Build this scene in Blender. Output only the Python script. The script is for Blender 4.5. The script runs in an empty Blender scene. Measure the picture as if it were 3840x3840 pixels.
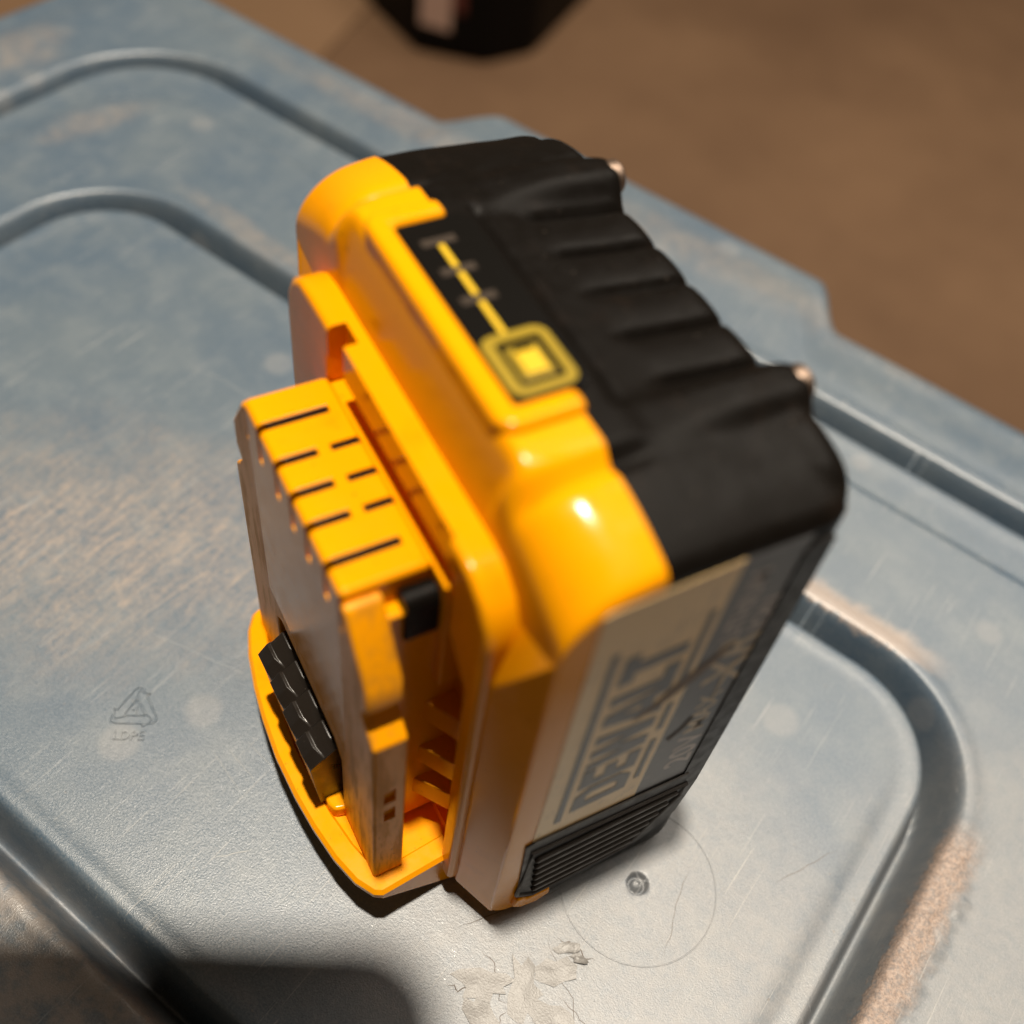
import bpy, bmesh, math, random
from mathutils import Vector, Matrix, noise
random.seed(7)
S = 0.001                       # everything below is written in millimetres
scn = bpy.context.scene
col = scn.collection
R = math.radians

# ------------------------------------------------------------------ camera
cd = bpy.data.cameras.new('camera'); cam = bpy.data.objects.new('camera', cd); col.objects.link(cam)
Rm = ((0.46208, 0.88083, 0.10310), (0.72922, -0.31121, -0.60942), (-0.50470, 0.35678, -0.78612))
M = Matrix(((Rm[0][0], -Rm[1][0], -Rm[2][0]), (Rm[0][1], -Rm[1][1], -Rm[2][1]), (Rm[0][2], -Rm[1][2], -Rm[2][2])))
cam.matrix_world = Matrix.Translation(Vector((78.054, -37.693, 180.653)) * S) @ M.to_4x4()
cd.sensor_width = 36; cd.lens = 37.0; cd.clip_start = 0.005; cd.clip_end = 50
cd.dof.use_dof = True; cd.dof.focus_distance = 0.169; cd.dof.aperture_fstop = 9.5; cd.dof.aperture_blades = 0
scn.camera = cam

# ------------------------------------------------------------------ room light
w = bpy.data.worlds.new('World'); scn.world = w; w.use_nodes = True
bg = w.node_tree.nodes['Background']; bg.inputs[0].default_value = (1.0, 0.76, 0.52, 1); bg.inputs[1].default_value = 0.09
ld = bpy.data.lights.new('ceiling_lamp', 'AREA'); ld.shape = 'DISK'; ld.size = 0.085
ld.energy = 86; ld.color = (1.0, 0.89, 0.74)
lamp = bpy.data.objects.new('ceiling_lamp', ld); col.objects.link(lamp)
ldir = Vector((-0.010, -0.012, 1.0)).normalized()
lamp.location = ldir * 2.2
lamp.rotation_euler = ldir.to_track_quat('Z', 'Y').to_euler()
ld2 = bpy.data.lights.new('wide_sheen_light', 'AREA'); ld2.shape = 'RECTANGLE'; ld2.size = 1.5; ld2.size_y = 1.0  # added broad light, source unseen, gives the lid its sheen
ld2.energy = 22; ld2.color = (1.0, 0.90, 0.77)
sheen_light = bpy.data.objects.new('wide_sheen_light', ld2); col.objects.link(sheen_light)
l2 = Vector((-0.10, 0.66, 0.85)).normalized(); sheen_light.location = l2 * 2.1
sheen_light.rotation_euler = l2.to_track_quat('Z', 'Y').to_euler()
scn.view_settings.view_transform = 'Standard'; scn.view_settings.look = 'None'
scn.view_settings.exposure = 0.0; scn.view_settings.gamma = 1.0
scn.view_settings.use_curve_mapping = False

# ------------------------------------------------------------------ node helpers
class NT:
    def __init__(s, name):
        s.m = bpy.data.materials.new(name); s.m.use_nodes = True
        s.t = s.m.node_tree; s.b = s.t.nodes['Principled BSDF']
        tc = s.t.nodes.new('ShaderNodeTexCoord'); s.co = s.mapv(tc.outputs['Object'], 1 / S)
    def n(s, k, **kw):
        d = s.t.nodes.new(k)
        for a, v in kw.items(): setattr(d, a, v)
        return d
    def put(s, sock, v):
        if hasattr(v, 'is_output'): s.t.links.new(v, sock)
        elif isinstance(v, (tuple, list)) and len(v) == 3 and sock.type == 'RGBA': sock.default_value = (*v, 1)
        else: sock.default_value = v
    def mapv(s, v, k=1, rot=0, loc=(0, 0, 0)):
        d = s.n('ShaderNodeMapping'); s.put(d.inputs[0], v)
        d.inputs[1].default_value = loc; d.inputs[2].default_value = (0, 0, rot)
        d.inputs[3].default_value = k if isinstance(k, tuple) else (k, k, k); return d.outputs[0]
    def noise(s, scale, detail=4, rough=.55, v=None, dist=0, col=False):
        d = s.n('ShaderNodeTexNoise'); s.put(d.inputs['Vector'], s.co if v is None else v)
        d.inputs['Scale'].default_value = scale; d.inputs['Detail'].default_value = detail
        d.inputs['Roughness'].default_value = rough; d.inputs['Distortion'].default_value = dist
        return d.outputs[1 if col else 0]
    def voro(s, scale, v=None, feature='F1', rnd=1):
        d = s.n('ShaderNodeTexVoronoi', feature=feature); s.put(d.inputs['Vector'], s.co if v is None else v)
        d.inputs['Scale'].default_value = scale; d.inputs['Randomness'].default_value = rnd; return d.outputs[0]
    def math(s, op, a, b=0.0, clamp=False):
        d = s.n('ShaderNodeMath', operation=op, use_clamp=clamp); s.put(d.inputs[0], a); s.put(d.inputs[1], b); return d.outputs[0]
    def ramp(s, v, lo, hi, a=0.0, b=1.0):
        d = s.n('ShaderNodeMapRange', interpolation_type='SMOOTHSTEP'); s.put(d.inputs[0], v)
        for i, q in enumerate((lo, hi, a, b)): d.inputs[i + 1].default_value = q
        return d.outputs[0]
    def mix(s, f, a, b):
        d = s.n('ShaderNodeMix', data_type='RGBA'); s.put(d.inputs[0], f); s.put(d.inputs[6], a); s.put(d.inputs[7], b); return d.outputs[2]
    def xyz(s, v=None):
        d = s.n('ShaderNodeSeparateXYZ'); s.put(d.inputs[0], s.co if v is None else v); return d.outputs
    def bump(s, h, dist, strength=1.0, nrm=None):
        d = s.n('ShaderNodeBump'); s.put(d.inputs['Height'], h); d.inputs['Distance'].default_value = dist * S
        d.inputs['Strength'].default_value = strength
        if nrm is not None: s.put(d.inputs['Normal'], nrm)
        return d.outputs[0]
    def set(s, **kw):
        for k, v in kw.items(): s.put(s.b.inputs[k.replace('_', ' ')], v)
        return s.m
    def blob(s, cx, cy, rx, ry, rot=0, soft=.5, warp=.5, wscale=.08):
        """soft-edged irregular patch in the object's xy plane"""
        x, y, _ = s.xyz()
        dx = s.math('SUBTRACT', x, cx); dy = s.math('SUBTRACT', y, cy)
        c, si = math.cos(rot), math.sin(rot)
        a = s.math('DIVIDE', s.math('ADD', s.math('MULTIPLY', dx, c), s.math('MULTIPLY', dy, si)), rx)
        b = s.math('DIVIDE', s.math('SUBTRACT', s.math('MULTIPLY', dy, c), s.math('MULTIPLY', dx, si)), ry)
        r = s.math('SQRT', s.math('ADD', s.math('MULTIPLY', a, a), s.math('MULTIPLY', b, b)))
        r = s.math('ADD', r, s.math('MULTIPLY', s.math('SUBTRACT', s.noise(wscale, 5, .6), .5), warp * 2))
        return s.ramp(r, 1 - soft, 1 + soft, 1.0, 0.0)

# ------------------------------------------------------------------ materials
def mat_yellow(name, wear=0.0):
    t = NT(name)
    spk = t.math('MAXIMUM', t.ramp(t.noise(.75, 3, .6), .69, .75), t.math('MULTIPLY', t.ramp(t.noise(2.4, 3, .6, t.mapv(t.co, (1, 1, .45))), .68, .73), .8))
    big = t.ramp(t.noise(.10, 4, .6), .55, .75)
    c = t.mix(t.math('MULTIPLY', big, .28), (.83, .315, .0006), (.42, .145, .002))
    c = t.mix(t.math('MULTIPLY', spk, .65), c, (.16, .055, .008))
    if wear:
        sm = t.math('MAXIMUM', t.ramp(t.noise(1.0, 6, .7, t.mapv(t.co, (.42, .3, .06))), .46, .62), t.math('MULTIPLY', t.ramp(t.noise(1.0, 4, .6, t.mapv(t.co, (1.6, 1, .10), 0, (9, 3, 1))), .58, .66), .9))
        c = t.mix(t.math('MULTIPLY', sm, wear), c, (.20, .105, .025))
        rough = t.ramp(sm, 0, 1, .36, .50)
    else:
        rough = t.ramp(t.noise(.3, 4), .3, .7, .16, .24)
    return t.set(Base_Color=c, Roughness=rough, IOR=1.5, Specular_IOR_Level=.2, Normal=t.bump(t.math('ADD', t.noise(1.6, 3, .6), t.math('MULTIPLY', t.noise(6.0, 2, .6), .4)), .014, .45))

def mat_black(name, base=.011, grain=.03, rough=.46, spec=.4):
    t = NT(name)
    dust = t.ramp(t.noise(.16, 5, .65), .52, .78)
    fleck = t.ramp(t.noise(1.3, 2, .5), .735, .77)
    c = t.mix(t.math('MULTIPLY', dust, .22), (base, base * .78, base * .62), (.026, .016, .011))
    c = t.mix(t.math('MULTIPLY', fleck, .30), c, (.22, .18, .15))
    return t.set(Base_Color=c, Specular_IOR_Level=spec, Roughness=t.ramp(t.noise(.4, 4), .3, .7, rough - .07, rough + .08),
                 Normal=t.bump(t.noise(4.5, 2, .5), grain, .7))

Y = mat_yellow('yellow_plastic'); YW = mat_yellow('worn_yellow_plastic', .32)
BK = mat_black('black_plastic', .0042, .03, .42, .10); BKS = mat_black('glossy_black_rubber', .014, .02, .32); BKD = mat_black('dusty_black_plastic', .05, .05, .5)

t = NT('gauge_black'); GB = t.set(Base_Color=(.004, .0035, .003), Roughness=.35, Specular_IOR_Level=.12)
t = NT('gauge_yellow_print'); GY = t.set(Base_Color=(.62, .40, .012), Roughness=.4, Normal=t.bump(t.noise(3), .02, .4))
t = NT('gauge_mustard_rubber'); GM = t.set(Base_Color=(.27, .185, .006), Roughness=.4, Normal=t.bump(t.noise(3), .02, .4))
t = NT('gauge_smoked_window'); GW = t.set(Base_Color=(.045, .035, .028), Roughness=.3, Specular_IOR_Level=.2)
t = NT('steel_screw'); STEEL = t.set(Base_Color=(.30, .22, .17), Metallic=1.0, Roughness=.45)
t = NT('dark_steel'); DSTEEL = t.set(Base_Color=(.10, .085, .07), Metallic=1.0, Roughness=.45)
t = NT('cream_label')
st = t.ramp(t.noise(.22, 5, .65), .52, .72); sc = t.ramp(t.noise(1.0, 4, .6, t.mapv(t.co, (.2, 1.2, .14))), .60, .68)
c = t.mix(t.math('MULTIPLY', st, .5), (.86, .60, .27), (.34, .22, .10)); c = t.mix(t.math('MULTIPLY', sc, .35), c, (.16, .12, .09))
CREAM = t.set(Base_Color=c, Roughness=.33, Normal=t.bump(t.noise(.8, 4), .05, .5))
def ink(name, base):
    t = NT(name); s2 = t.ramp(t.noise(.5, 5, .7), .55, .68)
    c = t.mix(t.math('MULTIPLY', s2, .45), base, (base[0] * 2.4 + .03, base[1] * 2.2 + .025, base[2] * 2 + .02))
    return t.set(Base_Color=c, Roughness=.36, Normal=t.bump(t.noise(.8, 4), .05, .5))
INK = ink('label_grey_ink', (.040, .040, .042)); BAND = ink('label_grey_band', (.055, .052, .052)); PALE = ink('label_pale_ink', (.50, .37, .20)); PALE2 = ink('label_faded_ink', (.42, .35, .31))

# ------------------------------------------------------------------ mesh helpers
def wn(o):
    m = o.modifiers.new('weighted_normal', 'WEIGHTED_NORMAL'); m.keep_sharp = True; m.weight = 80
def mk(name, bm, mat, parent=None, smooth=None, off=0.0):
    """bmesh in mm -> object; off shifts z (battery parts are written 7 mm below the table frame)"""
    bm.normal_update()
    me = bpy.data.meshes.new(name)
    bmesh.ops.transform(bm, matrix=Matrix.Scale(S, 4) @ Matrix.Translation((0, 0, off)), verts=bm.verts)
    bm.to_mesh(me); bm.free(); me.materials.append(mat)
    if smooth is not None:
        me.polygons.foreach_set('use_smooth', [True] * len(me.polygons))
        me.set_sharp_from_angle(angle=R(smooth))
    o = bpy.data.objects.new(name, me); col.objects.link(o)
    if parent: o.parent = parent
    if smooth is not None and len(me.polygons) < 6000: wn(o)
    return o
def bevel(bm, r, seg=3, ang=30):
    bm.normal_update()
    es = [e for e in bm.edges if len(e.link_faces) == 2 and e.calc_face_angle(0) > R(ang)]
    if es and r > 0:
        bmesh.ops.bevel(bm, geom=es, offset=r, segments=seg, profile=.5, affect='EDGES', clamp_overlap=True)
    return bm
def box(x0, x1, y0, y1, z0, z1, r=0, seg=3, bm=None):
    b = bmesh.new()
    bmesh.ops.create_cube(b, size=1)
    for v in b.verts: v.co = ((x0 + x1) / 2 + v.co.x * (x1 - x0), (y0 + y1) / 2 + v.co.y * (y1 - y0), (z0 + z1) / 2 + v.co.z * (z1 - z0))
    bevel(b, r, seg)
    return join(bm, b)
def join(a, b):
    if a is None: return b
    me = bpy.data.meshes.new('tmp'); b.to_mesh(me); b.free(); a.from_mesh(me); bpy.data.meshes.remove(me); return a
def prism(pts, axis, a0, a1, r=0, seg=3, bm=None, ang=30):
    """pts in the two remaining axes (cyclic order xyz without axis)"""
    b = bmesh.new()
    def P(p, h):
        return (h, p[0], p[1]) if axis == 0 else (p[0], h, p[1]) if axis == 1 else (p[0], p[1], h)
    lo = [b.verts.new(P(p, a0)) for p in pts]; hi = [b.verts.new(P(p, a1)) for p in pts]
    n = len(pts); b.faces.new(lo); b.faces.new(hi)
    for i in range(n): b.faces.new((lo[i], lo[(i + 1) % n], hi[(i + 1) % n], hi[i]))
    bmesh.ops.recalc_face_normals(b, faces=b.faces)
    bevel(b, r, seg, ang)
    return join(bm, b)
def cyl(c, axis, r, h, n=32, r2=None, bm=None):
    b = bmesh.new(); bmesh.ops.create_cone(b, cap_ends=True, segments=n, radius1=r, radius2=r if r2 is None else r2, depth=h)
    rot = {0: Matrix.Rotation(R(90), 4, 'Y'), 1: Matrix.Rotation(R(-90), 4, 'X'), 2: Matrix()}[axis]
    bmesh.ops.transform(b, matrix=Matrix.Translation(c) @ rot, verts=b.verts); return join(bm, b)
def cut(o, cutters, off=0.0, bev=0.0):
    """subtract bmeshes (mm) from a finished object and keep the result as its mesh"""
    cm = bpy.data.meshes.new('cut'); b = bmesh.new()
    for c in cutters: b = join(b, c)
    bmesh.ops.transform(b, matrix=Matrix.Scale(S, 4) @ Matrix.Translation((0, 0, off)), verts=b.verts)
    bmesh.ops.recalc_face_normals(b, faces=b.faces)
    b.to_mesh(cm); b.free()
    co = bpy.data.objects.new('cut', cm); col.objects.link(co)
    o.modifiers.clear()
    m = o.modifiers.new('b', 'BOOLEAN'); m.operation = 'DIFFERENCE'; m.object = co; m.solver = 'EXACT'; m.use_self = True
    bpy.context.view_layer.update()
    dg = bpy.context.evaluated_depsgraph_get()
    nm = bpy.data.meshes.new_from_object(o.evaluated_get(dg), depsgraph=dg)
    old = o.data; o.modifiers.clear(); nm.name = old.name
    o.data = nm; bpy.data.objects.remove(co); bpy.data.meshes.remove(cm); bpy.data.meshes.remove(old)
    if bev:
        b = bmesh.new(); b.from_mesh(nm); bmesh.ops.dissolve_limit(b, angle_limit=R(2), verts=b.verts, edges=b.edges)
        bevel(b, bev * S, 2, 40); b.to_mesh(nm); b.free()
    nm.polygons.foreach_set('use_smooth', [True] * len(nm.polygons)); nm.set_sharp_from_angle(angle=R(35)); wn(o)
    return o
def fillet(d, r):
    if d >= r: return 0.0
    d = max(d, 0.0); return r - math.sqrt(max(r * r - (r - d) ** 2, 0))
def sst(a, b, x):
    if a == b: return float(x >= a)
    k = min(max((x - a) / (b - a), 0), 1); return k * k * (3 - 2 * k)
def dense(a, b, step, edge, n=7):
    """samples a..b, packed quadratically over 'edge' mm at both ends"""
    out = [a + edge * (i / n) ** 2 for i in range(n)]
    m = max(2, int((b - a - 2 * edge) / step)); out += [a + edge + (b - a - 2 * edge) * i / m for i in range(m + 1)]
    return out + [b - edge * (i / n) ** 2 for i in range(n - 1, -1, -1)]
def slab(xs, ys, top, bot):
    """closed solid between two height functions over a grid"""
    b = bmesh.new(); nx, ny = len(xs), len(ys)
    T = [[b.verts.new((x, y, top(x, y))) for y in ys] for x in xs]
    B = [[b.verts.new((x, y, bot(x, y))) for y in ys] for x in xs]
    for i in range(nx - 1):
        for j in range(ny - 1):
            b.faces.new((T[i][j], T[i + 1][j], T[i + 1][j + 1], T[i][j + 1])); b.faces.new((B[i][j], B[i][j + 1], B[i + 1][j + 1], B[i + 1][j]))
    for i in range(nx - 1):
        b.faces.new((T[i][0], B[i][0], B[i + 1][0], T[i + 1][0])); b.faces.new((T[i][-1], T[i + 1][-1], B[i + 1][-1], B[i][-1]))
    for j in range(ny - 1):
        b.faces.new((T[0][j], T[0][j + 1], B[0][j + 1], B[0][j])); b.faces.new((T[-1][j], B[-1][j], B[-1][j + 1], T[-1][j + 1]))
    bmesh.ops.recalc_face_normals(b, faces=b.faces); return b
def tube(pts, r, n=8, closed=False, flat=1.0):
    b = bmesh.new(); rings = []; m = len(pts); P = [Vector(p) for p in pts]
    for i in range(m):
        d = (P[(i + 1) % m] - P[i - 1]) if closed else (P[min(i + 1, m - 1)] - P[max(i - 1, 0)])
        d.normalize(); s = d.cross(Vector((0, 0, 1)))
        s = Vector((1, 0, 0)) if s.length < 1e-6 else s.normalized(); u = s.cross(d)
        rr = r(i / (m - 1)) if callable(r) else r
        rings.append([b.verts.new(P[i] + s * math.cos(a) * rr + u * math.sin(a) * rr * flat) for a in [2 * math.pi * k / n for k in range(n)]])
    for i in range(m if closed else m - 1):
        A, B = rings[i], rings[(i + 1) % m]
        for k in range(n): b.faces.new((A[k], A[(k + 1) % n], B[(k + 1) % n], B[k]))
    if not closed: b.faces.new(rings[0]); b.faces.new(rings[-1])
    bmesh.ops.recalc_face_normals(b, faces=b.faces); return b
def filled(polys, depth):
    """2-D outlines (holes by even-odd) -> bmesh in xy, extruded 'depth' up"""
    cu = bpy.data.curves.new('c', 'CURVE'); cu.dimensions = '2D'; cu.fill_mode = 'BOTH'; cu.extrude = depth / 2
    for p in polys:
        s = cu.splines.new('POLY'); s.points.add(len(p) - 1); s.use_cyclic_u = True
        for q, v in zip(s.points, p): q.co = (v[0], v[1], 0, 1)
    return from_curve(cu, depth)
def from_curve(cu, depth):
    o = bpy.data.objects.new('c', cu); col.objects.link(o); bpy.context.view_layer.update()
    dg = bpy.context.evaluated_depsgraph_get(); me = bpy.data.meshes.new_from_object(o.evaluated_get(dg), depsgraph=dg)
    b = bmesh.new(); b.from_mesh(me); bmesh.ops.translate(b, vec=(0, 0, depth / 2), verts=b.verts)
    bpy.data.objects.remove(o); bpy.data.curves.remove(cu); bpy.data.meshes.remove(me); return b
def words(s, size, depth, shear=0, bold=0.0, space=1.0):
    cu = bpy.data.curves.new('t', 'FONT'); cu.body = s; cu.size = size; cu.extrude = depth / 2; cu.shear = shear; cu.offset = bold; cu.space_character = space
    return from_curve(cu, depth)
def tag(o, label, cat, group=None):
    o['label'] = label; o['category'] = cat
    if group: o['group'] = group
    return o
def empty(name, loc=(0, 0, 0)):
    o = bpy.data.objects.new(name, None); o.empty_display_size = .02; o.location = Vector(loc) * S; col.objects.link(o); return o

# ================================================================== floor
t = NT('brown_concrete_floor')
n1 = t.noise(.0045, 5, .6); n2 = t.noise(.03, 4, .6)
c = t.mix(t.ramp(n1, .25, .8), (.086, .042, .017), (.140, .076, .036)); c = t.mix(t.math('MULTIPLY', t.ramp(n2, .45, .75), .2), c, (.10, .052, .022))
FLOOR = t.set(Base_Color=c, Roughness=.8, Normal=t.bump(n2, 1.5, .4))
b = bmesh.new(); bmesh.ops.create_grid(b, x_segments=8, y_segments=8, size=6000)
bmesh.ops.translate(b, vec=(0, 0, -400), verts=b.verts)
fl = mk('floor', b, FLOOR); fl['kind'] = 'structure'

t = NT('lighter_concrete_slab'); SLAB = t.set(Base_Color=t.mix(t.noise(.006, 5), (.14, .078, .036), (.18, .10, .05)), Roughness=.8)
sl_ = mk('floor_slab', prism([(-1400.0, 860.0), (-955.0, 391.0), (-900.0, 332.0), (-700.0, 121.0), (-1100.0, -500.0), (-2500.0, -500.0), (-2500.0, 860.0)], 2, -399.5, -396, .8, 2), SLAB, None, 30); sl_['kind'] = 'structure'

# ================================================================== tote with lid
LA = R(25.5)
tote = empty('storage_tote', (0, 0, -400)); tote.rotation_euler = (0, 0, LA)
tag(tote, 'pale blue plastic storage tote with a scuffed grooved lid, under the battery', 'storage tote')

def rrect_d(u, v, u0, u1, v0, v1, r):
    """signed distance to a rounded rectangle (negative inside)"""
    qx = abs(u - (u0 + u1) / 2) - (u1 - u0) / 2 + r; qy = abs(v - (v0 + v1) / 2) - (v1 - v0) / 2 + r
    return math.hypot(max(qx, 0), max(qy, 0)) + min(max(qx, qy), 0) - r
def bumpout(u): return 17 * sst(-126, -112, u) * (1 - sst(-1, 14, u))
def vee(d, w):
    """steep V groove with a rounded lip and a tight root"""
    k = max(0.0, 1 - d / w); return k * k * (1.9 - .9 * k) if k < .35 else .1942 + (k - .35) * (.8058 / .65) - .04 * math.exp(-((k - 1) / .08) ** 2)
def lid_h(u, v):
    di = rrect_d(u, v, -167, 87.5, -56, 76, 26)
    do = rrect_d(u, v, -215, 135, -113, 133.5, 34)
    dt = rrect_d(u, v, -200, 120, -98, 116, 30)
    h = -16 * vee(abs(di), 4.4) - 16 * vee(abs(do), 4.4) - (1.1 * math.exp(-((di + 6.0) / 3.2) ** 2) * sst(60, 82, u) * (1 - sst(40, 66, v)) if -16 < di < 4 else 0)
    h += .35 * math.exp(-((abs(di) - 5.6) / 1.8) ** 2) + .35 * math.exp(-((abs(do) - 5.8) / 1.9) ** 2)   # soft lips beside the grooves
    h -= .9 * sst(-1.3, 1.3, dt)
    de = rrect_d(u, v, -264, 184, -150, 170 + bumpout(u), 15)
    h -= 1.6 * sst(-26, -8, de)
    h -= fillet(-de, 9.0) if de < 0 else 9 + min(de * 9, 22)
    # crust of dried dirt along the near right groove
    if -58 < v < 62 and 86 < u < 102:
        w = 5.5 + 2.5 * noise.noise((v * .12, 3.1, 0)) + 1.2 * noise.noise((v * .7, 9.1, 0))
        k = sst(90.0 + .9 * noise.noise((v * .9, 1.7, 0)) + .5 * noise.noise((v * 2.1, 4.7, 0)), 90.9 + .9 * noise.noise((v * .9, 1.7, 0)), u) * (1 - sst(90 + w, 93.5 + w, u)) * (1 - sst(44, 58, v))
        h += k * (.55 + .4 * noise.noise((u * .6, v * .6, .3)) + .25 * noise.noise((u * 1.7, v * 1.1, 2)))
    g = math.hypot(u - 50.2, v - 5.6)
    if g < 4:                                        # gate mark: sunk ring with a raised stub
        h += -1.7 * math.exp(-((g - 1.4) / .36) ** 2) - .45 * (1 - sst(.9, 1.6, g)) + .55 * math.exp(-((g - .55) / .2) ** 2) * (.6 + .5 * math.sin(math.atan2(v - 5.6, u - 50.2) + 1))
    # slight warp and dents of an old lid
    h += .25 * noise.noise((u * .02, v * .02, 5)) * sst(8, 20, math.hypot(u - 12, (v - 8)))
    if v < -54 and u < 20:  # crease in the left groove
        h += .5 * noise.noise((u * .15, v * .3, 8)) * sst(-54, -58, v) * math.exp(-(abs(di) / 6) ** 2)
    return h
def axis_samples(a, b, fa, fb, fine, coarse):
    out = []; x = a
    while x < b: out.append(x); x += fine if fa <= x <= fb else coarse
    return out + [b]
us = sorted(set(axis_samples(-272, 192, -70, 140, .55, .9) + [48.2 + .125 * i for i in range(33)])); vs = sorted(set(axis_samples(-160, 198, -66, 140, .55, .9) + [3.6 + .125 * i for i in range(33)]))
verts = [(u * S, v * S, (400 + lid_h(u, v)) * S) for u in us for v in vs]; nv = len(vs)
faces = [(i * nv + j, (i + 1) * nv + j, (i + 1) * nv + j + 1, i * nv + j + 1) for i in range(len(us) - 1) for j in range(nv - 1)]

t = NT('blue_lid_plastic')
X, Yc, _z = t.xyz()
big = t.noise(.022, 5, .6); mid = t.noise(.11, 6, .65); fine = t.noise(.8, 5, .65)
c = t.mix(t.ramp(big, .35, .7), (.040, .076, .118), (.068, .100, .130))
c = t.mix(t.math('MULTIPLY', t.ramp(mid, .40, .75), .40), c, (.15, .175, .19))
# fine scratch sets in several directions
def scratches(ang, k, lo, hi, loc=0.0):
    return t.ramp(t.noise(1.0, 2, .5, t.mapv(t.co, (k, k * .018, 1), ang, (loc, loc * 1.7, 0))), lo, hi)
s1 = scratches(R(20), 2.2, .66, .72); s2 = scratches(R(64), 1.7, .67, .73, 31); s3 = scratches(R(-38), 2.6, .68, .74, 77)
scr = t.math('MULTIPLY', t.math('MAXIMUM', t.math('MAXIMUM', s1, s2), s3), t.ramp(t.noise(.045, 4, .6), .40, .60))
patch = t.math('MAXIMUM', t.blob(-72, -2, 34, 24, R(25), .7, .9, .06), t.math('MULTIPLY', t.blob(-40, 26, 30, 12, R(10), .7, .8, .07), .5))
patch = t.math('MAXIMUM', patch, t.math('MULTIPLY', t.blob(-88, -22, 14, 10, 0, .6, .8, .09), .9))
def streak(ang, kx, ky, lo, hi, o=0): return t.ramp(t.noise(1.0, 6, .72, t.mapv(t.co, (kx, ky, 1), ang, (o, o * .6, 0)), .8), lo, hi)
stk = t.math('MAXIMUM', t.math('MULTIPLY', streak(R(30), .9, .10, .47, .66), .8), t.math('MAXIMUM', t.math('MULTIPLY', streak(R(-35), 1.0, .12, .50, .68, 40), .7), t.math('MULTIPLY', streak(R(75), .8, .09, .52, .70, 90), .7)))
scuffn = t.math('MULTIPLY', patch, t.math('ADD', t.math('MULTIPLY', t.ramp(t.noise(.6, 7, .75), .35, .65), .35), t.math('MULTIPLY', stk, .65)))
c = t.mix(t.math('MULTIPLY', scuffn, 1.0), c, (.31, .235, .175))
# drip of dirt along the upper groove, rim dirt, corner grime
drip = t.math('MAXIMUM', t.blob(-118, 84, 26, 3.2, R(-4), .6, .7, .12), t.blob(-190, 90, 14, 5, R(80), .6, .7, .1))
drip = t.math('MAXIMUM', drip, t.math('MAXIMUM', t.blob(-236, 100, 10, 16, R(10), .5, .7, .09), t.blob(-120, 156, 60, 6, R(1), .6, .8, .09)))
drip = t.math('MAXIMUM', drip, t.math('MULTIPLY', t.blob(-20, 166, 60, 7, R(1), .6, .8, .09), .8))
c = t.mix(t.math('MULTIPLY', drip, t.ramp(t.noise(.3, 6, .7), .3, .65, .05, .42)), c, (.26, .205, .16))
# spots
spots = t.ramp(t.voro(.035), .10, .16, 1, 0)
c = t.mix(t.math('MULTIPLY', spots, .15), c, (.42, .38, .34))
# pale pinkish dust with painted-in sheen on the near right, dust at the bottom
dust = t.math('MAXIMUM', t.blob(62, -10, 46, 42, 0, .6, .5, .05), t.math('MULTIPLY', t.blob(110, 20, 34, 60, R(0), .6, .5, .05), .9))
dust = t.math('MULTIPLY', dust, t.ramp(t.noise(.35, 7, .7), .15, .70, .35, 1.0))
c = t.mix(t.math('MULTIPLY', dust, .60), c, (.27, .252, .238))
dust2 = t.math('MULTIPLY', t.blob(-24, -66, 70, 10, 0, .5, .5, .06), t.ramp(t.noise(.22, 6, .7), .3, .6))
c = t.mix(t.math('MULTIPLY', dust2, .7), c, (.255, .21, .175))
# crust of brown powder beside the right groove
edge_w = t.math('ADD', 90.4, t.math('MULTIPLY', t.math('SUBTRACT', t.noise(.5, 5, .7), .5), 3.0))
cr = t.math('MULTIPLY', t.ramp(t.math('SUBTRACT', X, edge_w), -.1, .45), t.ramp(t.math('SUBTRACT', X, t.math('MULTIPLY', t.math('SUBTRACT', t.noise(.25, 5, .7), .5), 7)), 94.5, 98.5, 1, 0))
cr = t.math('MULTIPLY', cr, t.math('MULTIPLY', t.ramp(Yc, 46, 56, 1, 0), t.ramp(Yc, -70, -50, 0, 1)))
c = t.mix(t.math('MULTIPLY', cr, t.ramp(t.noise(.9, 5, .7), .2, .6, .45, 1.0)), c, t.mix(t.ramp(t.noise(1.8, 5, .75), .35, .65), (.155, .105, .078), (.36, .265, .21)))
cr2 = t.math('MULTIPLY', t.ramp(t.math('SUBTRACT', Yc, t.math('MULTIPLY', t.math('SUBTRACT', t.noise(.5, 5, .7), .5), 4.0)), 79.5, 80.4), t.ramp(t.math('SUBTRACT', Yc, t.math('MULTIPLY', t.math('SUBTRACT', t.noise(.25, 5, .7), .5), 6)), 83, 87, 1, 0))
cr2 = t.math('MULTIPLY', cr2, t.math('MULTIPLY', t.ramp(X, 26, 40), t.ramp(X, 66, 80, 1, 0)))
c = t.mix(t.math('MULTIPLY', cr2, .7), c, (.38, .29, .23))
c = t.mix(t.math('MULTIPLY', scr, .5), c, (.36, .355, .34))
grit = t.math('MAXIMUM', t.ramp(t.noise(1.3, 2, .5), .725, .76), t.ramp(t.noise(.42, 2, .5), .755, .775))
c = t.mix(t.math('MULTIPLY', grit, .5), c, (.12, .095, .075))
c = t.mix(t.ramp(t.noise(2.6, 3, .6), .3, .75, 0, .22), c, (.34, .345, .345))
spark = t.ramp(t.noise(2.1, 1, .5), .735, .765)
hgt = t.math('ADD', t.math('MULTIPLY', t.noise(3.6, 3, .6), .75), t.math('ADD', t.math('MULTIPLY', fine, .35), t.math('MULTIPLY', scr, -.15)))
hgt = t.math('ADD', hgt, t.math('MULTIPLY', cr, t.noise(1.1, 5, .7)))
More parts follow.
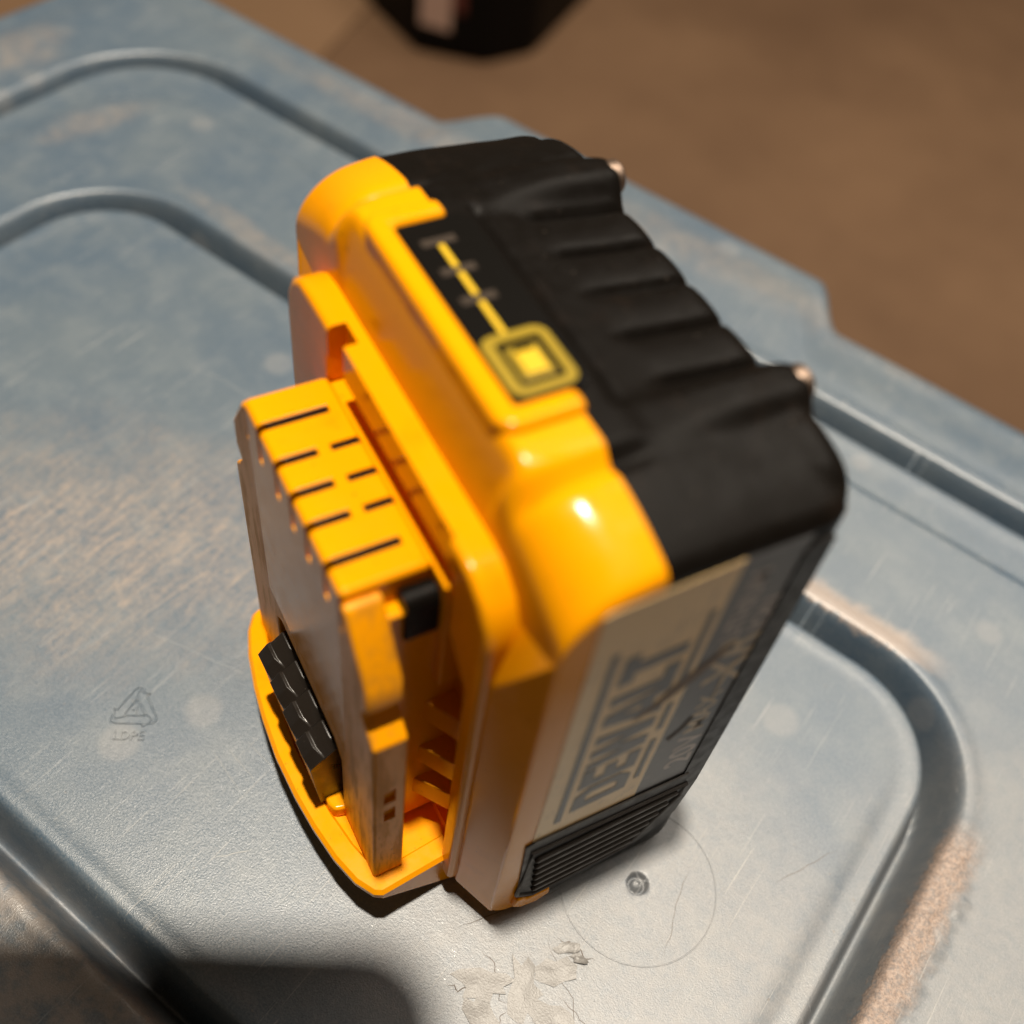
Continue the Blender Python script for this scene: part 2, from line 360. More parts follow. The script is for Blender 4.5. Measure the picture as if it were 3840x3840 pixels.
rg = t.math('ADD', .345, t.math('MULTIPLY', t.math('MAXIMUM', dust, scuffn), .10))
LID = t.set(Base_Color=c, Specular_IOR_Level=.9, Roughness=t.math('MULTIPLY', t.math('ADD', rg, t.math('MULTIPLY', cr, .3)), t.ramp(spark, 0, 1, 1, .45)), IOR=1.5, Normal=t.bump(hgt, .13, .65))
me = bpy.data.meshes.new('lid'); me.from_pydata(verts, [], faces); me.materials.append(LID)
me.polygons.foreach_set('use_smooth', [True] * len(me.polygons))
lid = bpy.data.objects.new('lid', me); col.objects.link(lid); lid.parent = tote

t = NT('blue_tote_plastic'); TOTE = t.set(Base_Color=t.mix(t.noise(.02), (.16, .23, .29), (.21, .28, .33)), Roughness=.45)
b = bmesh.new()
top = [(-248, -136), (168, -136), (168, 156), (-248, 156)]; bot = [(-218, -108), (138, -108), (138, 128), (-218, 128)]
tv = [b.verts.new((*p, 389)) for p in top]; bv = [b.verts.new((*p, 1)) for p in bot]
b.faces.new(bv[::-1])
for i in range(4): b.faces.new((tv[i], bv[i], bv[(i + 1) % 4], tv[(i + 1) % 4]))
bevel(b, 20, 4, 20); bmesh.ops.recalc_face_normals(b, faces=b.faces)
body = mk('tote_body', b, TOTE, tote, 40)

# moulded marks in the lid plastic (children of the lid, lid frame is 400 mm up)
def on_lid(name, bm, mat=LID, smooth=40):
    for v in bm.verts: v.co.z += lid_h(v.co.x, v.co.y)          # follow the slightly warped lid
    return mk(name, bm, mat, lid, smooth, 400)
def uvrot(pts, c, a, z=0): return [(c[0] + x * math.cos(a) - y * math.sin(a), c[1] + x * math.sin(a) + y * math.cos(a), z) for x, y in pts]
ra = R(38.5); rc = (-39.9, -26.3)
ic = 400
b = None                                     # recycling triangle: three chasing arrows in relief
for k in range(3):
    ro = 2 * math.pi * k / 3; cr_, sr_ = math.cos(ro), math.sin(ro)
    def tp(pts): return uvrot([(x * cr_ - y * sr_, x * sr_ + y * cr_) for x, y in pts], rc, ra, .03)
    for poly in ([(-3.0, -2.75), (-3.9, -2.45), (-4.05, -1.6), (-3.6, -.8)],        # rounded outer corner
                 [(-3.0, -2.75), (0.2, -2.75), (1.9, -2.75)],                       # outer edge
                 [(-2.0, -1.15), (0.2, -1.15), (1.7, -1.15)],                       # inner edge
                 [(1.6, -.4), (3.3, -1.95), (1.7, -3.5), (1.6, -2.8)]):             # arrow head
        b = join(b, tube(tp(poly), .21, 6, flat=1.1))
on_lid('recycling_mark', b)
def lid_text(name, s, size, c, a, depth, bold=0.0):
    b = words(s, size, depth, 0, bold)
    x0 = min(v.co.x for v in b.verts); x1 = max(v.co.x for v in b.verts); y0 = min(v.co.y for v in b.verts); y1 = max(v.co.y for v in b.verts)
    bmesh.ops.translate(b, vec=(-(x0 + x1) / 2, -(y0 + y1) / 2, -.03), verts=b.verts)
    bmesh.ops.transform(b, matrix=Matrix.Translation((*c, 0)) @ Matrix.Rotation(a, 4, 'Z'), verts=b.verts)
    return on_lid(name, b, LID, 30)
p4 = uvrot([(0, .1)], rc, ra)[0]; lid_text('moulded_number', '4', 2.4, p4[:2], ra, .34, .02)
pl_ = uvrot([(-.2, -5.2)], rc, ra)[0]; lid_text('moulded_lettering', 'LDPE', 2.5, pl_[:2], ra, .34, .03)
# gate mark and mould circle
gc = (50.2, 5.6)
def ring(c, r, z, n=48, a0=0, a1=360): return [(c[0] + r * math.cos(R(a0 + (a1 - a0) * i / n)), c[1] + r * math.sin(R(a0 + (a1 - a0) * i / n)), z) for i in range(n)]
on_lid('mould_circle', tube(ring(gc, 13.8, -.02, 120), .13, 6, True))

# long scratches / cracks as fine raised or dark lines
t = NT('dirty_crack'); CRACK = t.set(Base_Color=(.11, .09, .075), Roughness=.7)
t = NT('white_scratch'); WSC = t.set(Base_Color=(.30, .31, .31), Roughness=.42)
def polyline(p0, p1, n=14, wob=.25, z=.02):
    a, c2 = Vector((*p0, z)), Vector((*p1, z)); d = c2 - a; s = Vector((-d.y, d.x, 0)).normalized()
    ph = random.random() * 50
    return [tuple(a + d * (i / (n - 1)) + s * wob * (noise.noise((i * .35, ph, 0)) * 2)) for i in range(n)]
def taper(r): return lambda k: max(.012, r * min(1, 5 * k, 5 * (1 - k)))
for p0, p1, r, m, wob in [((40.5, -3), (30, -20), .07, CRACK, .5), ((69.5, 21), (75.5, 33.5), .05, CRACK, .15), ((56, 14), (60, -2), .045, CRACK, .4),
        ((-9, -36.5), (-5, -31.5), .09, WSC, .1), ((-24, -23), (-14, -25.5), .05, WSC, .1), ((-22, -21), (-13, -22.5), .05, WSC, .1), ((-20, -18), (-9, -19), .05, WSC, .1),
        ((76, -14), (66, -30), .06, WSC, .3), ((60, -22), (70, -9), .05, WSC, .4), ((-52, -14), (-28, -8), .04, WSC, .1), 
        ((-100, 40), (-40, 52), .05, WSC, .8), ((104, 6), (118, 24), .05, CRACK, .8), ((98, -6), (106, -28), .06, CRACK, 1.0),
        ((43, -11), (62, -24), .05, CRACK, .9), ((48, -14), (40, -24), .06, CRACK, .8), ((70, -20), (80, -34), .05, WSC, .4), ((36, -20), (44, -24.5), .07, CRACK, .8), ((44, -24.5), (46, -31), .06, CRACK, .7), ((34.5, -27.8), (40.5, -25.8), .10, CRACK, .9), ((40.5, -25.8), (44, -29), .09, CRACK, .7), ((40.4, -25.8), (40.6, -22.4), .08, CRACK, .7), ((52, -20), (58.5, -24), .06, CRACK, .3), ((50, -18), (60, -19), .05, CRACK, .4), ((44.5, -10.4), (51.5, -10.6), .11, CRACK, .8)]:
    on_lid('scratch', tube(polyline(p0, p1, 16, wob), taper(r), 5, flat=.6), m, 60)

# torn flakes of plastic film still hanging on the lid
t = NT('pale_film'); FILM = t.set(Base_Color=t.mix(t.noise(.9, 5), (.19, .185, .178), (.135, .128, .12)), Roughness=.45, Specular_IOR_Level=.9, Normal=t.bump(t.noise(3.0, 4), .13, .6))
def flake(c, size, ang, lift, seed, curl=.8):
    rnd = random.Random(seed); b = bmesh.new(); n = 15; m = 6
    outl = [size * (.55 + .6 * rnd.random()) for _ in range(n)]; loops = []
    for th in (0, .12):
        cen = b.verts.new((0, 0, th)); L = []
        for j in range(1, m + 1):
            L.append([b.verts.new((math.cos(2 * math.pi * i / n) * outl[i] * j / m * 1.5, math.sin(2 * math.pi * i / n) * outl[i] * j / m * .8, th)) for i in range(n)])
        loops.append((cen, L))
    for (cen, L), flip in zip(loops, (True, False)):
        for i in range(n):
            k = (i + 1) % n; f = (cen, L[0][i], L[0][k]); b.faces.new(f[::-1] if flip else f)
            for j in range(m - 1):
                f = (L[j][i], L[j + 1][i], L[j + 1][k], L[j][k]); b.faces.new(f[::-1] if flip else f)
    for i in range(n):
        k = (i + 1) % n; b.faces.new((loops[0][1][-1][i], loops[0][1][-1][k], loops[1][1][-1][k], loops[1][1][-1][i]))
    for v in b.verts:
        x = v.co.x + size * 1.2
        v.co.z += lift * (max(x, 0) / (2.4 * size)) ** 1.6 * size + min(.25 * size, .32) * curl * noise.noise((v.co.x / size * 1.4, v.co.y / size * 1.4, seed)) * min(1, max(x, 0) / size) + .03
    bmesh.ops.recalc_face_normals(b, faces=b.faces)
    bmesh.ops.transform(b, matrix=Matrix.Translation((*c, 0)) @ Matrix.Rotation(ang, 4, 'Z'), verts=b.verts)
    return on_lid('torn_film', b, FILM, 50)
for i, a in enumerate([((39.0, -24.2), 3.6, .5, .10), ((45.0, -21.0), 3.8, 2.3, .10), ((42.5, -28.6), 3.4, -.6, .16), ((50.6, -27.6), 1.9, 1.3, .7), ((53.2, -25.6), 1.2, 1.9, 1.5), ((56.0, -28.6), 2.4, .7, .45),
                       ((46.6, -11.0), 1.6, .6, .35), ((49.0, -11.2), 1.2, .1, .6), ((52.0, -21.5), 3.6, .2, .08), ((60.0, -26.0), 3.0, 1.4, .14), ((47.0, -15.5), 3.0, .9, .08)]):
    flake(*a, seed=i * 3.7 + 1)

# ================================================================== battery
bat = empty('power_tool_battery'); tag(bat, 'yellow and black slide-on power tool battery standing on end on the blue lid', 'battery')
def part(name, bm, mat, parent=bat, smooth=35): return mk(name, bm, mat, parent, smooth, 7.0)
SEAM = 11.3; YB = 39.2
def crown(x): return 93.4 - 1.0 * (x / 37.5) ** 2 - 3.0 * (max(abs(x) - 24, 0) / 13.5) ** 1.9
def tier(x): return 1.3 * (1 - sst(22.6, 24.6, abs(x)))
def crease(x): return -.75 * math.exp(-((abs(x) - 25.0) / .8) ** 2)
def ytop(x, y):
    z = crown(x) + (tier(x) + crease(x)) * sst(1, 4, y + 2) - fillet(y, 3.0) * (1 - sst(20, 26, abs(x))) - fillet(37.5 - abs(x), 1.2)
    return z - (.8 * fillet(y, 7.5) * sst(20, 26, abs(x)) + 2.2 * (1 - y / SEAM) ** 1.3 * sst(20, 37, abs(x))) - 9.0 * (1 - sst(-.6, 2.3, y)) * (1 - sst(20, 22.5, abs(x)))
def ybot(x, y): return -7 + fillet(y, 7.2) + fillet(37.5 - abs(x), 2.4)
part('yellow_housing', slab(dense(-37.5, 37.5, .7, 1.2), dense(0, SEAM, .5, 1.5)[:-6] + [SEAM], ytop, ybot), Y, smooth=50)

def btop(x, y):
    ax = abs(x)
    k = sst(SEAM, YB, y)
    z = crown(x) - .15 - (2.7 - 1.3 * sst(24, 27, ax)) * k ** 1.2 + tier(x) * (1 - sst(14, 19, y)) * .9
    z += crease(x) * (1 - sst(13, 17, y)) * .6
    # raised screw columns
    bw = math.exp(-((ax - 21.2) / 3.7) ** 4)
    z += 2.6 * bw * sst(13, 33, y)
    # finger scallops between the columns
    if ax < 17.5:
        ph = (x + 15.2) / 7.75; fr = ph - math.floor(ph)
        sc = .4 * math.sin(math.pi * fr) - 1.1 * math.exp(-(min(fr, 1 - fr) * 7.75 / .65) ** 2) - .3
        z += sc * sst(21, 25, y) * (1 - sst(15.8, 17.5, ax))
    # shallow groove between the gauge strip and the grip
    z -= .9 * math.exp(-((y - 16.6) / .7) ** 2) * (1 - sst(17, 19, ax))
    z += .35 * noise.noise((x * .12, y * .12, 4)) * sst(24, 28, ax)
    return z - fillet(YB - y, 3.4) * (1 - .8 * bw) - fillet(37.5 - ax, 1.6)
def bbot(x, y): return -7 + fillet(YB - y, 5.5) + fillet(37.5 - abs(x), 2.4)
bx = dense(-37.5, 37.5, .42, 1.6, 9); by = [SEAM + .05] + dense(SEAM + .3, YB, .5, 4.2, 9)
b = slab(bx, by, btop, bbot)
for v in b.verts:                                     # rounded vertical edges at the back of the pack
    ax = abs(v.co.x)
    if v.co.y > YB - 6.5 and ax > 31:
        dx, dy = ax - 31, v.co.y - (YB - 6.5); q = math.hypot(dx, dy)
        if q > 1e-6:
            m = max(dx, dy); k = m / q if q > 0 else 1
            v.co.x = math.copysign(31 + dx * k, v.co.x); v.co.y = YB - 6.5 + dy * k
black = part('black_housing', b, BK, smooth=50)
# screws in the two columns
for sx in (-1, 1):
    b = cyl((sx * 21.0, 39.3, 90.3), 1, 2.4, 2.4, 28); bevel(b, .7, 3, 40)
    sc = part('screw', b, STEEL)
    part('drive_recess', cyl((sx * 21.0, 40.52, 90.3), 1, 1.1, .06, 6), DSTEEL, sc)

# ---- fuel gauge on the top end
fr = [(-18.7, 11.9), (-18.7, 3.0), (-17.2, 1.5), (17.2, 1.5), (18.7, 3.0), (18.7, 11.9), (15.5, 11.9), (15.5, 4.7), (-15.5, 4.7), (-15.5, 11.9)]
part('gauge_frame', prism(fr, 2, 81, 95.7, 1.1, 4), Y)
gp = part('gauge_panel', prism([(-15.45, 4.75), (15.45, 4.75), (15.45, 13.2), (14.2, 14.4), (-14.2, 14.4), (-15.45, 13.2)], 2, 88, 95.2, .25, 2), GB)
def flat(name, poly, z0, z1, m, parent, r=.0): return part(name, prism(poly, 2, z0, z1, r, 2), m, parent)
def strip(x0, x1, y, w): return [(x0, y - w / 2), (x1, y - w / 2), (x1, y + w / 2), (x0, y + w / 2)]
for xs_ in ((-10.6, -6.4), (-5.4, -1.3), (-.1, 5.9)):
    flat('gauge_line', strip(*xs_, 8.55, .75), 95.1, 95.26, GY, gp)
for xw in (-11.3, -5.9, -.7):
    flat('charge_window', strip(xw - .65, xw + .65, 8.6, 4.4), 95.1, 95.24, GW, gp)
def rr(x0, x1, y0, y1, r, n=6):
    out = []
    for cx, cy, a in ((x1 - r, y1 - r, 0), (x0 + r, y1 - r, 90), (x0 + r, y0 + r, 180), (x1 - r, y0 + r, 270)):
        out += [(cx + r * math.cos(R(a + 90 * i / n)), cy + r * math.sin(R(a + 90 * i / n))) for i in range(n + 1)]
    return out
b = filled([rr(5.6, 15.0, 5.0, 13.2, 1.7), rr(6.9, 13.75, 6.5, 12.0, .5)], .30); bmesh.ops.translate(b, vec=(0, 0, 95.12), verts=b.verts)
part('button_frame', b, GM, gp)
bt = part('gauge_button', prism(rr(7.75, 12.9, 7.25, 11.25, .4), 2, 93, 95.30, .2, 2), GM, gp)
part('button_pip', prism(rr(8.9, 12.3, 7.9, 10.6, .3), 2, 95.2, 95.6, .2, 2), GY, bt)
part('button_slit', prism(rr(8.5, 9.0, 8.1, 10.4, .2), 2, 95.3, 95.78, 0), GB, bt)

# ---- collar arch in front of the terminals and the two side shoulders
op_l, op_r = -15.6, 21.0
b = None
arch = [(-31.2, 0), (-31.2, 72.5), (-30.6, 76.4), (-28.6, 79.8), (-25.6, 81.8), (-22.0, 82.4), (22.0, 82.4), (25.0, 81.8), (28.0, 79.8), (29.8, 76.4), (30.2, 72.5), (30.2, 0), (26.6, -1), (26.4, 60), (op_r, 66), (op_r, 76.5), (op_l, 76.5), (op_l, 62), (-26.4, 58), (-26.6, -1)]
ar = part('collar', prism(arch, 1, -4.2, 1.4, 1.0, 4), Y)
cut(ar, [box(-15.4, -11.4, -6, -1.6, 70, 90), box(-11.5, 20.0, -6, -3.6, 60, 90)], 7, .45)
for sx in (-1, 1):
    pts = [(29.3 * sx, 1.0), (29.3 * sx, -2.6), (30.4 * sx, -2.9), (37.35 * sx, .1), (37.35 * sx, 1.0)]
    b = bmesh.new(); lo = [b.verts.new((x, y, -1.5 - .25 * min(0, y + 2.0) * 2)) for x, y in pts]; hi = [b.verts.new((x, y, 80.0 + min(y, .1) * 5.0)) for x, y in pts]
    b.faces.new(lo); b.faces.new(hi)
    for i in range(5): b.faces.new((lo[i], lo[(i + 1) % 5], hi[(i + 1) % 5], hi[i]))
    bmesh.ops.recalc_face_normals(b, faces=b.faces); bevel(b, .5, 3)
    part('side_shoulder', b, Y)
# ---- terminal block with slots
t = NT('slot_shade_black'); SLOT = t.set(Base_Color=(.003, .0015, .001), Roughness=.6, Specular_IOR_Level=.1)
SL = (-10.7, -4.4, 1.0, 6.1, 12.0)
tb = part('terminal_block', box(-16.5, 16.5, -15.6, -4.0, 30, 73.2, .9), Y)
cs = [box(x - .62, x + .62, -14.6, -6.1 if i in (0, 4) else -10.0, 34, 75) for i, x in enumerate(SL)]
cs += [box(x - .58, x + .58, -8.3, -4.4, 34, 75) for x in SL[1:4]]
cs += [box(x - .62, x + .62, -17, -14.3, 66.6, 75) for x in SL]
cut(tb, cs, 7, .2)
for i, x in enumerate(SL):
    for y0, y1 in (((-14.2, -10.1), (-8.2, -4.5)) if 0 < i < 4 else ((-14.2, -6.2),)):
        part('slot_shade', box(x - .58, x + .58, y0, y1, 40, 72.85), SLOT, tb)  # near-black strips that paint the shade inside the slots
ts = part('terminal_shelf', box(-16.2, 20.5, -4.05, .6, 50, 72.6, .3), Y)
cut(ts, [box(x - .35, x + .55, -2.0, .2, 62, 75) for x in (-9.4, -3.3, 2.7, 7.3, 12.8)], 7)
# ---- rail plate
half = [(16.4, 66), (16.4, 71.6), (17.6, 71.4), (23.6, 62.2), (23.9, 57.2), (22.3, 55.6), (22.3, 54.2), (25.9, 50.6), (26.1, 5.0), (13.6, 4.5), (13.6, 24.6), (11.0, 27.0)]
pts = half + [(-x, z) for x, z in half[::-1]]
rp = part('rail_plate', prism(pts, 1, -15.55, -10.6, .5, 3), YW)
cut(rp, [box(25.2, 27, -14.0, -12.2, 32.6, 36.6), box(25.2, 27, -14.0, -12.2, 26.6, 30.6)], 7)
part('rail_neck', box(-18.6, 18.6, -10.8, .6, 5, 68, .5), Y)
for zz, y0 in ((43.0, -5.0), (29.5, -5.5), (18.5, -6.0)):      # gussets in the channel
    for sx in (-1, 1):
        b = bmesh.new()
        q = [b.verts.new(p) for p in ((18.4 * sx, .2, zz), (18.4 * sx, y0, zz), (25.0 * sx, .2, zz - 1.5), (18.4 * sx, .2, zz - 9), (18.4 * sx, y0, zz - 5), (25.0 * sx, .2, zz - 8))]
        for f in ((0, 1, 2), (3, 5, 4), (0, 3, 4, 1), (1, 4, 5, 2), (2, 5, 3, 0)): b.faces.new([q[i] for i in f])
        bmesh.ops.recalc_face_normals(b, faces=b.faces); bevel(b, .25, 2); part('gusset', b, Y)
part('stop_pad', prism(rr(16.2, 19.6, 62.0, 71.0, 1.7), 1, -8.6, -4.2, 1.3, 4), BK)
# ---- flared lip with the release latch
arc = [(29.0, -15.2), (28.3, -16.5), (25.3, -18.4), (20.4, -20.0), (14, -21.2), (8, -21.9), (0, -22.3)]
out_ = [(28.6, .6), (28.0, -3.0)] + arc + [(-x, y) for x, y in arc[:-1][::-1]] + [(-28.0, -3.0), (-28.6, .6)]
def inset(poly, d):
    res = []; n = len(poly)
    for i in range(n):
        p0, p1, p2 = Vector(poly[i - 1]), Vector(poly[i]), Vector(poly[(i + 1) % n])
        a = (p1 - p0).normalized(); c2 = (p2 - p1).normalized(); nn = (Vector((-a.y, a.x)) + Vector((-c2.y, c2.x)))
        nn = nn.normalized() if nn.length > 1e-6 else Vector((-a.y, a.x)); res.append(tuple(p1 - nn * d))
    return res
def lipz(y): return 3.2 - 10.0 * sst(-17, -1, y)
b = bmesh.new()
in1 = inset(out_, 3.4); in2 = inset(out_, 3.9)
rows = [[(x, y, lipz(y)) for x, y in out_], [(x, y, 4.3 if y < -2 else 4.3) for x, y in out_], [(x, y, 5.1) for x, y in inset(out_, .6)], [(x, y, 5.2) for x, y in in1], [(x, y, 4.3) for x, y in in2]]
rv = [[b.verts.new(p) for p in r_] for r_ in rows]; n = len(out_)
b.faces.new(rv[0])
for A, Bv in zip(rv[:-1], rv[1:]):
    for i in range(n): b.faces.new((A[i], A[(i + 1) % n], Bv[(i + 1) % n], Bv[i]))
b.faces.new(rv[-1]); bmesh.ops.recalc_face_normals(b, faces=b.faces)
lip = part('latch_lip', b, Y, smooth=28)
part('latch_seat', prism([(-14.4, -15.6), (-14.0, -17.2), (-12.6, -17.8), (12.6, -17.8), (14.0, -17.2), (14.4, -15.6), (13.5, -10.8), (-13.5, -10.8)], 2, 4.1, 7.4, .6, 3), Y)
# stepped black release button
b = bmesh.new(); prof = []
x0, x1, ns = -11.4, 11.4, 4
for i in range(ns):
    xa = x0 + (x1 - x0) * i / ns; w_ = (x1 - x0) / ns
    prof += [(xa + .05, -.15), (xa + .55, .85), (xa + w_ * .62, .55), (xa + w_ * .93, -.75)]
prof += [(x1, -.2)]
sl = Vector((0, -4.6, -4.6)); nrm = Vector((0, -1, 1)).normalized()
rowsb = []
for kx, lift in ((0.0, -.35), (.06, 0), (.48, .12), (.52, .45), (.95, .40), (1.0, .0)):
    rowsb.append([b.verts.new(Vector((x, -15.2, 23.9)) + sl * kx + nrm * (h * (.1 if kx > .97 else .6 if kx > .9 else 1 if kx > .5 else .72) + lift)) for x, h in prof])
rowsb.append([b.verts.new((x, -18.6, 6)) for x, h in prof])
rowsb.insert(0, [b.verts.new((x, -12.4, 23.4)) for x, h in prof]); rowsb.insert(0, [b.verts.new((x, -12.4, 7)) for x, h in prof])
m = len(prof)
for A, Bv in zip(rowsb, rowsb[1:] + rowsb[:1]):
    for i in range(m - 1): b.faces.new((A[i], A[i + 1], Bv[i + 1], Bv[i]))
b.faces.new([r_[0] for r_ in rowsb]); b.faces.new([r_[-1] for r_ in rowsb])
bmesh.ops.recalc_face_normals(b, faces=b.faces)
bevel(b, .13, 2, 25)
part('release_button', b, BKS, smooth=30)

# ---- near side: label, frame and vents
XF = 37.5
def on_face(bm, x): # xy drawing (x right = up the pack, y up = towards the rails) -> plane of constant x
    for v in bm.verts: a, c2, d = v.co; v.co = (x + d, -c2, a)
    bmesh.ops.recalc_face_normals(bm, faces=bm.faces); return bm
lab = part('side_label', on_face(filled([[(26.0, -4.2), (86.5, -4.2), (86.9, -5.0), (86.9, -21.6), (24.8, -21.9), (25.2, -4.8)]], .10), XF), CREAM)
part('label_band', on_face(filled([[(24.6, -21.9), (86.9, -21.6), (86.4, -30.9), (22.6, -31.4)]], .10), XF), BAND, lab)
L = dict(
    D=[[(0, 0), (.66, 0), (.9, .22), (.9, .78), (.66, 1), (0, 1)], [(.3, .22), (.55, .22), (.62, .32), (.62, .68), (.55, .78), (.3, .78)]],
    E=[[(0, 0), (.74, 0), (.74, .22), (.3, .22), (.3, .39), (.66, .39), (.66, .60), (.3, .60), (.3, .78), (.74, .78), (.74, 1), (0, 1)]],
    W=[[(.16, 0), (.5, 0), (.66, .55), (.82, 0), (1.16, 0), (1.34, 1), (1.04, 1), (.94, .42), (.78, 1), (.54, 1), (.38, .42), (.28, 1), (-.02, 1)]],
    A=[[(0, 0), (.32, 0), (.38, .2), (.68, .2), (.74, 0), (1.06, 0), (.72, 1), (.34, 1)], [(.44, .4), (.62, .4), (.53, .74)]],
    L=[[(0, 0), (.70, 0), (.70, .24), (.31, .24), (.31, 1), (0, 1)]],
    T=[[(.27, 0), (.58, 0), (.58, .77), (.86, .77), (.86, 1), (0, 1), (0, .77), (.27, .77)]])
x = 0; polys = []
for ch, adv in (('D', .99), ('E', .80), ('W', 1.36), ('A', 1.02), ('L', .66), ('T', .86)):
    polys.append([[(p[0] + x, p[1]) for p in q] for q in L[ch]]); x += adv
kx = 43.5 / x; ky = 9.2
for ch, q in zip('DEWALT', polys):
    part('logo_letter', on_face(filled([[(31.2 + p[0] * kx, -18.6 + p[1] * ky) for p in r_] for r_ in q], .06), XF + .10), INK, lab)
part('logo_bar', on_face(filled([[(29.4, -8.2), (77, -8.2), (77, -7.1), (29.4, -7.1)]], .06), XF + .10), INK, lab)
for z0, z1 in ((33.0, 45.5), (48.5, 56), (60.5, 78)):
    part('logo_bar', on_face(filled([[(z0, -20.7), (z1, -20.7), (z1, -19.75), (z0, -19.75)]], .06), XF + .10), INK, lab)
def face_text(name, s, size, z, y, m, shear=0, bold=0, sx=1.0):
    b = words(s, size, .02, shear, bold)
    bmesh.ops.transform(b, matrix=Matrix.Translation((z, -y, 0)) @ Matrix.Diagonal((sx, 1, 1, 1)), verts=b.verts)
    return part(name, on_face(b, XF + .10), m, lab)
face_text('voltage_lettering', '20V', 6.6, 29.5, 30.2, PALE2, .1, .12, 1.0)
face_text('max_lettering', 'MAX', 5.0, 41.2, 29.4, PALE, .1, .1, 1.05)
face_text('series_lettering', 'XR', 9.4, 54.4, 31.0, PALE, .35, .16, 1.0)
part('series_swoosh', on_face(filled([[(50.5, -28.0), (57, -27.9), (65.5, -31.2), (58, -28.9)]], .06), XF + .10), PALE, lab)
face_text('chemistry_lettering', 'LITHIUM', 4.0, 67.6, 26.6, PALE2, .1, .06)
face_text('chemistry_lettering', 'ION', 4.0, 67.6, 30.8, PALE2, .1, .06)
t = NT('brown_scar'); SCAR = t.set(Base_Color=t.mix(t.noise(1.2, 4), (.13, .075, .04), (.26, .19, .13)), Roughness=.6)
part('label_scar', on_face(filled([[(55.5, -14.6), (56.2, -17.0), (58.0, -19.6), (60.2, -22.4), (64.0, -25.6), (66.6, -27.0), (66.0, -25.2), (63.6, -22.4), (61.0, -19.0), (58.6, -17.6), (57.4, -15.4)]], .05), XF + .13), SCAR, lab)
part('label_scar', on_face(filled([[(42, -23.4), (44.2, -25.4), (47.0, -26.4), (47.6, -25.6), (45.0, -24.6), (43.2, -22.8)]], .05), XF + .13), CRACK, lab)
# black frame and louvred panel at the lower end of the side
fr_ = [[(25.0, -3.2), (25.4, -4.4), (23.2, -31.2), (83.0, -30.8), (84.6, -32.0), (84.0, -34.8), (18, -35.2), (6, -34.2), (-.5, -29.0), (-3.6, -18.0), (-4.6, -9.6), (-.2, -8.2), (2.0, -4.4)]]
vp = part('vent_panel', on_face(filled(fr_, .95), XF - .65), mat_black('dark_frame_plastic', .008, .05, .45, .3))
part('dirt_line', on_face(filled([[(25.3, -4.4), (25.9, -4.5), (23.9, -32.0), (22.9, -32.4)]], .06), XF + .30), CRACK, vp)
for k in range(6):                                             # louvre ribs running across the side
    z0 = 17.4 - 2.9 * k; z1 = z0 - .2
    a0, a1 = 5.4 + .25 * k, 31.4 - 1.15 * k
    b = prism([(a0, z0), (a0 + 1, z0 + .5), (a1, z1 + .4), (a1 + .3, z1 - .1), (a1, z1 - .6), (a0 + .6, z0 - .6)], 0, XF + .2, XF + .95, .22, 2)
    part('vent_rib', b, BKD, vp)
b = tube([(XF + .35, 4.6, 21.6), (XF + .35, 33.0, 18.8), (XF + .35, 32.8, 15.0), (XF + .35, 25.5, .2), (XF + .35, 7.4, -.4), (XF + .35, 4.2, 3.0)], .42, 8, True)
part('vent_surround', b, BKD, vp)
part('corner_tab', prism([(4.2, 1.6), (5.4, 1.2), (6.2, -.2), (10.6, -.6), (11.0, -3.0), (8.4, -4.4), (5.2, -3.2), (3.6, -1.0)], 0, XF - .3, XF + .95, .4, 3), Y)

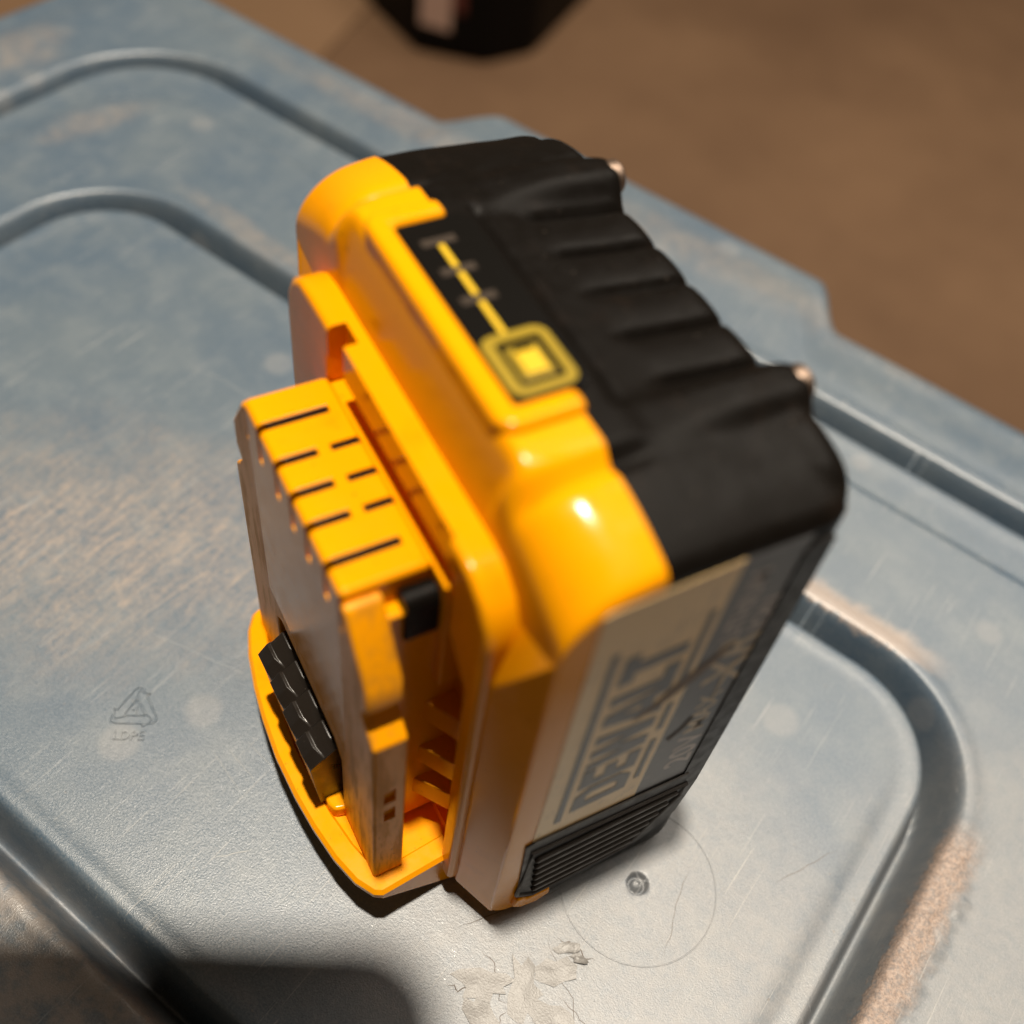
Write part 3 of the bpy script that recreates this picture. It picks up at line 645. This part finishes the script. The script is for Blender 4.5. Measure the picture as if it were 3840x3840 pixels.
# ================================================================== black case on the floor, far behind
case = empty('tool_case', (-934, 562, -400)); tag(case, 'blurred black case with a pale pink label on the brown floor', 'case')
case.rotation_euler = (0, 0, R(-10))
CASE = mat_black('case_black', .003, .3, .5, .08)
ctr = Vector((-930, 560, -400)); inv = Matrix.Rotation(R(10), 3, 'Z')
o_pts = [(-1010, 400), (-868, 412), (-822, 470), (-826, 530), (-930, 668), (-1120, 640), (-1130, 480)]
lp = [(inv @ (Vector((*p, -400)) - ctr)).xy[:] for p in o_pts]
mk('case_body', prism(lp, 2, .5, 92, 9, 3), CASE, case, 35)
t = NT('pink_label'); PINK = t.set(Base_Color=(.34, .22, .17), Roughness=.5)
t = NT('red_label'); RED = t.set(Base_Color=(.07, .012, .008), Roughness=.5)
P1 = Vector((*lp[1], 0)); P2 = Vector((*lp[2], 0)); dd = (P2 - P1).normalized(); on = Vector((dd.y, -dd.x, 0))
def wall_patch(name, t0, t1, z0, z1, m):
    a, c2 = P1 + dd * t0, P1 + dd * t1; b = bmesh.new()
    q = [b.verts.new(p + on * k + Vector((0, 0, z))) for k in (-1.0, .8) for p, z in ((a, z0), (c2, z0 - 3), (c2, z1 - 6), (a, z1))]
    for f in ((0, 1, 2, 3), (4, 5, 6, 7), (0, 1, 5, 4), (1, 2, 6, 5), (2, 3, 7, 6), (3, 0, 4, 7)): b.faces.new([q[i] for i in f])
    bmesh.ops.recalc_face_normals(b, faces=b.faces); return mk(name, b, m, case, 35)
wall_patch('case_label', 4, 36, 32, 84, PINK)
wall_patch('label_stripe', 37, 50, 52, 84, RED)

# ================================================================== the phone that takes the picture (its shadow falls on the lid)
e1 = Vector((-.476, -.88, 0)); e2 = Vector((.88, -.476, 0)); cor = Vector((31.0, -9.0, 240))
ph = empty('smartphone', tuple(cor)); tag(ph, 'phone held over the lid, only its soft shadow shows at the lower left', 'phone')
t = NT('phone_glass'); PG = t.set(Base_Color=(.015, .015, .017), Roughness=.15)
c4 = []
for cx, cy, a in ((13, 13, 180), (137, 13, 270), (137, 62, 0), (13, 62, 90)):
    c4 += [(cx + 13 * math.cos(R(a + 90 * i / 8)), cy + 13 * math.sin(R(a + 90 * i / 8))) for i in range(9)]
mk('phone_body', prism([(e1 * p[0] + e2 * p[1]).xy[:] for p in c4], 2, 0, 8, 1.2, 2), PG, ph, 40)
